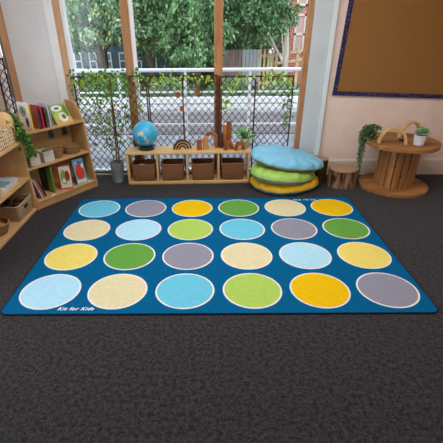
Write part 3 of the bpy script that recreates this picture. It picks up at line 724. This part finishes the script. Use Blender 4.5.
# ---------------------------------------------------------------- corner bookcase
AX, AY, AA = -1.815, 3.71, math.atan2(.83, .558)
def kw(s, t, z=0): return (AX+s*.558-t*.83, AY+s*.83+t*.558, z)
bcs = thing('bookcase', 'birch picture bookcase with rounded ends angled across the corner', 'bookcase', kw(0, 0), AA)
KL, KD = .83, .34
prof = [(.004, 0), (.012, .12), (.046, .42), (.071, .76), (.1, .84), (.122, .887), (.151, .938), (.185, .965), (.23, .98), (.29, .985), (KD, .985), (KD, 0)]
for x in (0, KL-.02): MB().prism(prof, 'x', x, x+.02).build('end_panel', BIRCHZ, bcs, bevel=.004)
for z, t0, nm in ((.068, .010, 'bottom_shelf'), (.418, .047, 'middle_shelf'), (.762, .072, 'top_shelf')):
    MB().bb(.02, KL-.02, t0, KD-.012, z, z+.022).build(nm, BIRCH, bcs, bevel=.003)
MB().bb(.02, KL-.02, .02, .036, 0, .068).build('plinth', BIRCH, bcs)
MB().bb(.02, KL-.02, KD-.012, KD, 0, .93).build('back_panel', BIRCH, bcs)
PAGE = plain('paper_pages', srgb(232, 226, 212), .8, .1, .03)
def ptr(c, rough=.45): return plain('ink_%d_%d_%d' % c, srgb(*c), rough, .35, .05)
def book(label, loc, rot, w, h, th, cover, spine=None, art=(), spine_right=False, group=None):
    """cover faces -y, spine on the x=0 side (or x=w side)"""
    t = thing('picture_book', label, 'book', loc, rot, group)
    c = ptr(cover); s = ptr(spine or cover)
    mb = MB(); mb.bb(0, w, 0, .003, 0, h); mb.bb(0, w, th-.003, th, 0, h); mb.build('cover', c, t, bevel=.0008)
    x0, x1 = (w-.004, w+.001) if spine_right else (-.001, .004)
    MB().bb(x0, x1, -.0005, th+.0005, 0, h).build('spine', s, t, bevel=.0008)
    MB().bb(.004, w-.004, .003, th-.003, .004, h-.004).build('pages', PAGE, t)
    if art:
        mats = []; mb = MB()
        for k, (u, v, ru, rv_, col, pts) in enumerate(art):
            mt = ptr(col)
            if mt not in mats: mats.append(mt)
            mb.mi = mats.index(mt); n_ = 20
            Q = [(math.cos(2*PI*i/n_), math.sin(2*PI*i/n_)) for i in range(n_)] if pts == 'o' else [(-1, -1), (1, -1), (1, 1), (-1, 1)]
            yy = -.0005-.0004*k
            mb._f([mb.b.verts.new((w*(u+ru*a), yy, h*(v+rv_*b_))) for a, b_ in Q])
        mb.build('cover_picture', mats, t, fixn=False)
    return t
QA = AA-PI/2      # cover turned towards the left end of the case
ZT = .7845
gB = 'picture books on the top shelf of the bookcase'
book('white picture book with yellow spine at the left of top shelf', kw(.19, .27, ZT), (0, R(0), QA), .19, .27, .014, (232, 232, 228), (226, 190, 70),
     [(.42, .68, .3, .2, (150, 160, 150), 'o'), (.5, .72, .16, .1, (70, 84, 70), 'o'), (.66, .30, .14, .19, (120, 72, 40), 'o'), (.7, .36, .08, .1, (60, 36, 26), 'o'), (.62, .76, .12, .07, (150, 190, 70), 'o')], True, gB)
book('terracotta covered book with navy spine on the top shelf', kw(.285, .26, ZT), (0, 0, QA), .175, .212, .016, (172, 96, 66), (38, 46, 84), (), True, gB)
book('pink red spined thin book beside the navy one on top shelf', kw(.318, .255, ZT), (0, 0, QA), .17, .225, .012, (206, 44, 70), (214, 44, 74), (), True, gB)
book('brown book between the red one and the white ones on top shelf', kw(.362, .25, ZT), (0, 0, QA), .165, .205, .014, (116, 84, 62), (92, 64, 50), (), True, gB)
book('slim white book upright right of the brown one on top shelf', kw(.405, .26, ZT), (0, 0, QA), .17, .24, .01, (206, 214, 220), (226, 230, 234), (), True, gB)
book('slim grey blue book upright beside the leaning green one on top shelf', kw(.424, .255, ZT), (0, 0, QA), .165, .225, .01, (112, 136, 158), (150, 170, 188), (), True, gB)
def facing(label, s, t, z, w, h, th, lean, cover, spine, art, turn=0, group=None):
    rot = (Matrix.Rotation(AA+turn, 3, 'Z') @ Matrix.Rotation(-lean, 3, 'X')).to_euler()
    return book(label, kw(s, t, z), rot, w, h, th, cover, spine, art, False, group)
facing('green picture book with white oval leaning back at right of top shelf', .487, .085, ZT, .215, .225, .012, R(33), (140, 172, 62), (120, 150, 60),
       [(.5, .16, .5, .16, (204, 168, 100), 'r'), (.36, .42, .3, .22, (176, 196, 90), 'o'), (.42, .80, .30, .15, (240, 240, 232), 'o'), (.42, .80, .16, .07, (110, 124, 120), 'o'), (.56, .34, .26, .24, (232, 228, 210), 'o'), (.6, .36, .12, .12, (120, 104, 92), 'o'), (.84, .62, .10, .3, (96, 132, 44), 'o')], 0, gB)
gC = 'picture books on the bottom shelf of the bookcase'
ZK = .0905
facing('red edged picture book with green picture standing on bottom shelf', .365, .085, ZK, .14, .275, .014, R(8), (196, 44, 48), (190, 40, 46),
       [(.54, .5, .42, .44, (226, 224, 206), 'r'), (.42, .5, .24, .3, (120, 172, 70), 'o'), (.7, .55, .18, .22, (170, 40, 44), 'o'), (.4, .36, .12, .1, (226, 232, 210), 'o')], R(-34), gC)
facing('blue picture book with big red round picture on the bottom shelf', .58, .06, ZK, .145, .285, .014, R(10), (110, 176, 206), (40, 70, 110),
       [(.5, .46, .4, .32, (216, 68, 44), 'o'), (.52, .82, .38, .1, (90, 110, 180), 'o'), (.3, .84, .12, .07, (226, 190, 70), 'o'), (.5, .1, .42, .07, (206, 222, 220), 'r'), (.82, .7, .12, .1, (230, 226, 210), 'o')], R(-6), gC)
book('dark green picture book seen nearly edge on left on bottom shelf', kw(.255, .26, ZK), (0, 0, QA+R(6)), .19, .295, .02, (44, 58, 44), (110, 142, 60), [(.8, .5, .18, .46, (120, 150, 64), 'r'), (.3, .6, .2, .2, (70, 90, 60), 'o')], True, gC)
for i, (cv, lab) in enumerate((((86, 62, 134), 'purple thin book leaning at the far left of the bottom shelf'), ((222, 206, 196), 'cream thin book leaning between purple and orange ones on bottom shelf'), ((206, 116, 50), 'orange thin book leaning beside the cream one on bottom shelf'), ((54, 42, 84), 'dark indigo thin book leaning rightmost of the tilted four on bottom shelf'))):
    rot = (Matrix.Rotation(QA, 3, 'Z') @ Matrix.Rotation(R(16), 3, 'X')).to_euler()
    book(lab, kw(.055+.024*i+.03, .235, ZK), rot, .17, .215, .013, cv, cv, [(.5, .5, .3, .25, (60+i*30, 50, 70), 'o')], True, gC)
for s, lab in ((.23, 'small white card beside the dark green book'), (.49, 'small white card between the red and the blue books'), (.74, 'small white card right of the blue book')):
    mb = MB(); mb.box((0, 0, .001), (.055, .03, .0016)); tag(mb.build('label_card', plain('white_card', srgb(230, 230, 228), .6), None, loc=kw(s, .035, ZK), rotz=AA), lab+' on bottom shelf', 'card', 'cards on the bottom shelf')
# middle shelf
ZM = .4405
WW = wood('whitewashed_wood', srgb(176, 166, 150), srgb(220, 212, 198), 'X', 3, .8, .15)
def wbox(label, s, t, w, d, h, turn=0):
    b_ = thing('wooden_box', label, 'box', kw(s, t, ZM), AA+turn)
    for y in (-d/2, d/2-.01):
        for k in range(2): MB().bb(-w/2, w/2, y, y+.01, .003+k*h/2, (k+1)*h/2).build('slat', WW, b_, bevel=.002)
    for x in (-w/2, w/2-.01): MB().bb(x, x+.01, -d/2+.01, d/2-.01, 0, h).build('side', WW, b_, bevel=.002)
    MB().bb(-w/2+.01, w/2-.01, -d/2+.01, d/2-.01, 0, .01).build('base', WW, b_)
    return b_
wbox('whitewashed wooden box of cones beside the ivy on middle shelf', .135, .135, .115, .13, .115)
wbox('whitewashed wooden box left of the small wicker basket on middle shelf', .30, .14, .125, .14, .115)
for i in range(8):
    s, t = .105+.03*(i % 3), .10+.035*(i//3)
    pinecone('reddish brown cone heaped in the whitewashed box', kw(s, t, ZM+.10+.005*(i % 3)), .016, 50+i, 'cones in the whitewashed box')
lump('moss_ball', 'dark green moss filling the second whitewashed box', 'moss', kw(.30, .145, ZM+.011), .044, .05, .052, noise_mat('moss', srgb(40, 66, 40), srgb(86, 118, 70), 60, .95, .05, (1, 1, 1), .8), 12)
def oval(label, s, t, rx, ry, h, mat):
    o = thing('wicker_basket', label, 'basket', kw(s, t, ZM), AA, 'small wicker baskets on the middle shelf')
    mb = MB(); mb.loft([circ(rx*.8, 0, 32, ry=ry*.8), circ(rx*.86, .006, 32, ry=ry*.86), circ(rx, h, 32, ry=ry), circ(rx-.01, h, 32, ry=ry-.01), circ(rx*.8-.006, .012, 32, ry=ry*.8-.006)]); mb.build('body', mat, o, True)
    mb = MB(); P = circ(rx-.004, h, 32, ry=ry-.004); mb.tube(P+[P[0], P[1]], .007, 8, False); mb.build('rim', mat, o, True)
oval('small round wicker basket between white box and the oval basket', .447, .14, .06, .06, .10, WT)
oval('wide oval wicker basket at the right end of middle shelf', .655, .145, .105, .075, .085, WT)
for s, lab in ((.545, 'small dark photo card at left on the back of the bookcase'), (.727, 'small dark photo card at right on the back of the bookcase')):
    p = thing('photo_card', lab, 'photo card', kw(s, .3265, .585), AA, 'photo cards on the bookcase back')
    MB().bb(-.045, .045, -.002, 0, 0, .13).build('card', plain('grey_card', srgb(170, 168, 166), .5), p)
    MB().bb(-.035, .035, -.003, -.002, .02, .12).build('photo', noise_mat('dark_photo', srgb(30, 32, 30), srgb(120, 108, 90), 30, .4, .3, (1, 1, 1), 0, 2), p)
# hanging ivy at the left end of the bookcase
iv = thing('hanging_ivy', 'bright green ivy trailing over the left end of the bookcase', 'plant', kw(.02, .14, .985))
mb = MB(); ms = MB(); rn = random.Random(41); o0 = Vector(kw(.02, .14, .985))
for k in range(13):
    e = rn.uniform(-.6, .7)
    P = [Vector(kw(rn.uniform(-.02, .03), rn.uniform(.12, .24), 1.0)), Vector(kw(.0+.05*e, rn.uniform(.04, .1), .93)), Vector(kw(.02+.06*e, .02-.03*rn.random(), .78)), Vector(kw(.03+.09*e, -.01-.03*rn.random(), .64)), Vector(kw(.03+.06*e, .0-.03*rn.random(), .53+.1*rn.random()))]
    P = P[:rn.choice([3, 4, 5, 5])]
    P = [p-o0 for p in P]; ms.tube(P, .0018, 5)
    for i in range(len(P)-1):
        for j in range(int((P[i+1]-P[i]).length/.021)):
            p = P[i].lerp(P[i+1], rn.random())+rv(rn, .024)
            mb.leaf(p, Vector((rn.uniform(-.6, 1), rn.uniform(-1, .2), rn.uniform(-1, .2))), Vector((.6, -.8, .4))+rv(rn, .5), rn.uniform(.032, .052), rn.uniform(.028, .042), .2)
mb.build('foliage', IVY, iv, fixn=False); ms.build('stems', GSTEM, iv)

# ---------------------------------------------------------------- outside
PAVE = noise_mat('pale_paving', srgb(132, 129, 129), srgb(166, 162, 161), 2.2, .9, .1)
struct(MB().bb(-14, 14, YB+.18, 9.6, -.1, -.02).build('ground_paving', PAVE))
struct(MB().bb(-14, 14, 7.0, 8.9, -.03, .0).build('ground_path', noise_mat('brown_grey_decking', srgb(100, 93, 92), srgb(138, 128, 126), 3, .9, .1, (.3, 6, 1), 0, 4)))
struct(MB().bb(-14, 14, 9.6, 30, -.12, .0).build('ground_garden', noise_mat('garden_soil_grass', srgb(66, 84, 52), srgb(120, 122, 92), 1.5, .95, .05)))
struct(MB().bb(-14, 14, 9.5, 9.7, -.1, .22).build('kerb_wall', plain('pale_stone', srgb(214, 210, 206), .8, .1, .06), bevel=.01))
rl = thing('metal_railing', 'white painted horizontal metal railing outside the window', 'railing', (0, 6.2, -.02))
for z, r in ((1.15, .026), (.84, .014), (.68, .02), (.36, .018)):
    mb = MB(); mb.tube([(-4, 0, z), (4, 0, z-.0)], r, 12); mb.build('rail', WHITEP, rl, True)
for k, x in enumerate((-3.1, -2.3, -1.35, -.35, .62, 1.5, 2.5)):
    mb = MB(); mb.tube([(x, 0, 0), (x, 0, 1.14)], .02, 10); mb.build('railing_post', WHITEP, rl, True)

T1 = leafmat('tree_leaves_pale', [(0, srgb(92, 128, 98)), (.6, srgb(150, 182, 140)), (.9, srgb(194, 210, 156)), (1, srgb(222, 222, 140))])
T2 = leafmat('tree_leaves_mid', [(0, srgb(76, 120, 80)), (.6, srgb(128, 172, 112)), (1, srgb(176, 206, 146))])
T3 = leafmat('tree_leaves_dark', [(0, srgb(56, 96, 64)), (.6, srgb(98, 144, 94)), (1, srgb(146, 182, 124))])
BARK = noise_mat('tree_bark', srgb(76, 68, 56), srgb(120, 108, 92), 9, .9, .1, (1, 1, .2), .6, 5, .02)
PALEBARK = noise_mat('pale_bark', srgb(168, 156, 140), srgb(208, 196, 180), 9, .9, .1, (1, 1, .2), .4, 5, .02)
def tree(label, x, y, trunk_r, crown, n, mat, bark, seed, size=(.12, .2), droop=0.3, zmin=.9, name='tree', group='trees beyond the railing'):
    t = thing(name, label, 'tree', (x, y, 0), 0, group); rn = random.Random(seed)
    ms = MB(); top = max(c[2] for c in crown); ms.tube([(0, 0, -.05), (.04, 0, top*.35), (-.03, .05, top*.7), (.02, 0, top)], [trunk_r*1.25, trunk_r, trunk_r*.7, trunk_r*.3], 10)
    for c in crown: ms.tube([(0, 0, max(.5, c[2]-1.2)), (c[0]*.6, c[1]*.6, c[2]-.3), (c[0], c[1], c[2])], [trunk_r*.45, trunk_r*.3, trunk_r*.1], 6)
    ms.build('trunk', bark, t, True)
    mb = MB(); tot = sum(c[3]**2 for c in crown)
    for cx_, cy_, cz_, rr in crown:
        m_ = int(n*rr*rr/tot)
        # sub clumps
        for q in range(max(6, m_//40)):
            u = rv(rn); u = u.normalized()*(.35+.65*rn.random()); cc = Vector((cx_, cy_, cz_))+Vector((u.x*rr, u.y*rr, u.z*rr*.9)); cr = rr*rn.uniform(.16, .3)
            if cc.z < zmin-.1: continue
            for _ in range(40):
                p = cc+rv(rn, cr)+Vector((0, 0, -droop*cr*rn.random()))
                if p.z < zmin: continue
                mb.leaf(p, rv(rn)+Vector((0, -.2, -.6)), Vector((0, -.5, .8))+rv(rn, .8), rn.uniform(*size), rn.uniform(size[0]*.5, size[1]*.5), .2)
    mb.build('crown', mat, t, fixn=False); return t
tree('pale green tree at the far left beyond the railing', -2.75, 10.6, .035, [(0, 0, 1.9, .75), (-.7, .2, 2.0, .8), (.6, .1, 1.95, .7), (0, 0, 2.9, 1.0), (-.8, 0, 3, .9)], 11000, T1, BARK, 1, (.08, .15), .4, .92)
tree('mid green tree left of the middle window post beyond the railing', -1.6, 11.6, .1, [(.1, 0, 1.85, .7), (-.6, -.1, 2.0, .7), (.5, .2, 1.9, .75), (.1, 0, 3.0, 1.0), (-.9, 0, 2.7, .8)], 9500, T2, BARK, 2, (.08, .15), .5, .85)
tree('bushy green tree just left of the centre window post beyond the railing', -.35, 11.2, .1, [(0, 0, 1.35, .75), (-.6, .1, 1.6, .7), (.4, 0, 1.5, .7), (0, 0, 2.5, 1.0), (-.6, 0, 2.4, .8), (.5, .2, 2.4, .8)], 13000, T2, BARK, 3, (.08, .14), .3, .55)
tree('round topped dark green tree with pale trunk above the wooden fence', 2.08, 11.6, .075, [(-.93, 0, 1.95, .7), (-1.43, .2, 2.05, .7), (-.28, 0, 2.05, .66), (-.73, .1, 2.9, 1.0), (-1.53, .1, 2.9, .8)], 11000, T3, PALEBARK, 4, (.08, .14), .2, 1.2)
tree('shady dark tree behind between the pale and the mid green trees', -3.4, 13.6, .12, [(0, 0, 2.1, 1.2), (1.3, 0, 2.1, 1.1), (-1.2, 0, 2.2, 1.2), (0, 0, 3.6, 1.5), (1.6, 0, 3.4, 1.3)], 9000, T3, BARK, 5, (.14, .24), .3, 1.0)
tree('shady dark tree behind the middle of the garden', -1.2, 13.8, .12, [(0, 0, 1.6, 1.1), (1.2, 0, 1.7, 1.1), (-.9, 0, 1.9, 1.0), (.4, 0, 3.3, 1.5)], 9000, T3, BARK, 6, (.14, .24), .3, .5)
tree('mid green tree behind the wooden fence at right', .95, 14.6, .05, [(0, 0, 2.3, 1.1), (-1.0, 0, 2.2, 1.0), (.8, 0, 2.2, .75), (-.1, 0, 3.6, 1.2), (-.2, 0, 1.3, 1.0), (.85, 0, 1.4, .72)], 11000, T2, BARK, 7, (.14, .24), .3, .3)
for (x, y, w, h, n, sd, lab) in ((-2.5, 10.2, .72, .6, 1500, 61, 'low green shrub behind the kerb at the far left of garden'), (-1.0, 10.3, .72, .62, 1500, 62, 'low green shrub behind the kerb in the middle of garden'), (.5, 10.2, .7, .55, 1500, 63, 'low green shrub behind the kerb below the fence'), (1.8, 10.3, .58, .5, 1200, 64, 'low green shrub behind the kerb at the right of garden')):
    t = thing('shrub', lab, 'shrub', (x, y, 0), 0, 'low shrubs behind the kerb'); rn = random.Random(sd); mb = MB()
    for k in range(n):
        u = rv(rn).normalized()*(.5+.5*rn.random()); p = Vector((u.x*w, u.y*.3, abs(u.z)*h+.02)); mb.leaf(p, rv(rn)+Vector((0, -.3, .3)), Vector((0, -.5, .8))+rv(rn, .6), rn.uniform(.06, .1), rn.uniform(.03, .05), .2)
    mb.build('foliage', T2 if sd % 2 else T1, t, fixn=False)
t = thing('hedge', 'tall clipped green hedge behind the fence panels', 'hedge', (.98, 16.4, 0)); rn = random.Random(77); mb = MB()
for k in range(4200):
    mb.leaf(Vector((rn.uniform(-1.2, 1.25), -.3+.25*rn.random()**2, rn.uniform(.0, 1.75))), rv(rn)+Vector((0, -.3, -.3)), Vector((0, -.6, .6))+rv(rn, .6), rn.uniform(.12, .2), rn.uniform(.07, .11), .2)
mb.build('foliage', T2, t, fixn=False); MB().bb(-1.15, 1.2, -.03, .5, 0, 1.65).build('core', noise_mat('hedge_core', srgb(50, 74, 46), srgb(84, 112, 70), 12, .9, .1), t)
# fences
def fence(label, x0, x1, y, h, mat, z0=0, gap=.012, bw_=.1):
    t = thing('fence_panel', label, 'fence', (x0, y, z0), 0, 'fence panels at the end of garden')
    n_ = max(2, int((x1-x0)/bw_)); w = (x1-x0)/n_; mb = MB()
    for k in range(n_): mb.bb(k*w+gap/2, (k+1)*w-gap/2, -.01, .01, .03, h)
    mb.build('boards', mat, t)
    for z in (.2, h-.2): MB().bb(0, x1-x0, .01, .04, z, z+.06).build('rail', mat, t)
    return t
fence('reddish brown close board fence panel left of the grey one', .42, 1.02, 13.0, 1.06, noise_mat('brown_fence', srgb(168, 138, 132), srgb(198, 170, 162), 6, .9, .1, (1, 1, .2)))
fence('pale grey close board fence panel right of the brown one', 1.03, 1.6, 13.0, 1.06, noise_mat('grey_fence', srgb(206, 206, 208), srgb(230, 230, 232), 6, .9, .1, (1, 1, .2)))
PALL = noise_mat('pallet_wood', srgb(198, 164, 122), srgb(230, 202, 160), 6, .9, .1, (1, 1, .2))
fence('tan slatted wooden panel between the grey fence and the open rails', 1.42, 1.86, 12.0, 1.12, PALL, 0, .05, .11)
t = thing('wooden_rail_fence', 'open wooden rail fence with sloping rails at right of garden', 'fence', (1.88, 12.1, 0))
for x, h in ((.02, 1.1), (.33, 1.16), (.62, 1.16), (.86, 1.16)): MB().bb(x, x+.08, -.04, .04, 0, h).build('rail_post', PALL, t)
for z in (.55, .8, 1.02): MB().box((.45, -.05, z), (.95, .025, .07), Matrix.Rotation(R(-8), 3, 'Y')).build('rail', PALL, t)
# red brick house at right
m, nt, b = base_mat('red_brick', .85, .15)
tc = N(nt, 'ShaderNodeTexCoord'); br = N(nt, 'ShaderNodeTexBrick'); br.inputs['Scale'].default_value = 3.5; br.inputs['Color1'].default_value = srgb(196, 110, 96); br.inputs['Color2'].default_value = srgb(178, 92, 82); br.inputs['Mortar'].default_value = srgb(206, 176, 160)
mp = N(nt, 'ShaderNodeMapping'); mp.inputs['Rotation'].default_value = (R(90), 0, 0); nt.links.new(tc.outputs['Object'], mp.inputs[0]); nt.links.new(mp.outputs[0], br.inputs['Vector']); nt.links.new(br.outputs[0], b.inputs['Base Color'])
hs = thing('brick_house', 'red brick house at the far right beyond the fence', 'house', (2.55, 13.6, 0))
MB().bb(0, 4, 0, 3, 0, 5).build('wall', m, hs)
PT = plain('tan_frame', srgb(212, 196, 176), .7)
for x in (.12, .5, 1.3, 2.1):
    for z in (.9, 2.2):
        f = MB(); f.bb(x, x+.06, -.04, 0, z, z+1.1); f.bb(x+.28, x+.34, -.04, 0, z, z+1.1)
        for zz in (z, z+.52, z+1.04): f.bb(x, x+.34, -.04, 0, zz, zz+.06)
        w = f.build('window_frame', PT, hs); MB().bb(x+.06, x+.28, -.01, .0-.001, z+.06, z+1.04).build('pane', plain('dull_pane', srgb(190, 150, 146), .2, .5), w)
# far building behind the trees at left
fb = thing('distant_building', 'dark slate coloured building with white windows behind the trees', 'building', (-7, 15.6, 0))
MB().bb(0, 6.6, 0, 3, 0, 6).build('wall', noise_mat('slate_wall', srgb(82, 106, 112), srgb(120, 146, 150), 1.5, .8, .2), fb)
for k in range(11):
    x = .4+.55*k
    f = MB(); f.bb(x, x+.04, -.05, 0, .3, .88); f.bb(x+.24, x+.28, -.05, 0, .3, .88); f.bb(x+.04, x+.24, -.05, 0, .83, .88); f.bb(x+.04, x+.24, -.05, 0, .57, .61); f.bb(x+.04, x+.24, -.05, 0, .3, .35)
    w = f.build('window_frame', WHITEP, fb); MB().bb(x+.04, x+.24, -.012, -.001, .35, .83).build('pane', plain('blue_pane', srgb(96, 120, 136), .15, .6), w)
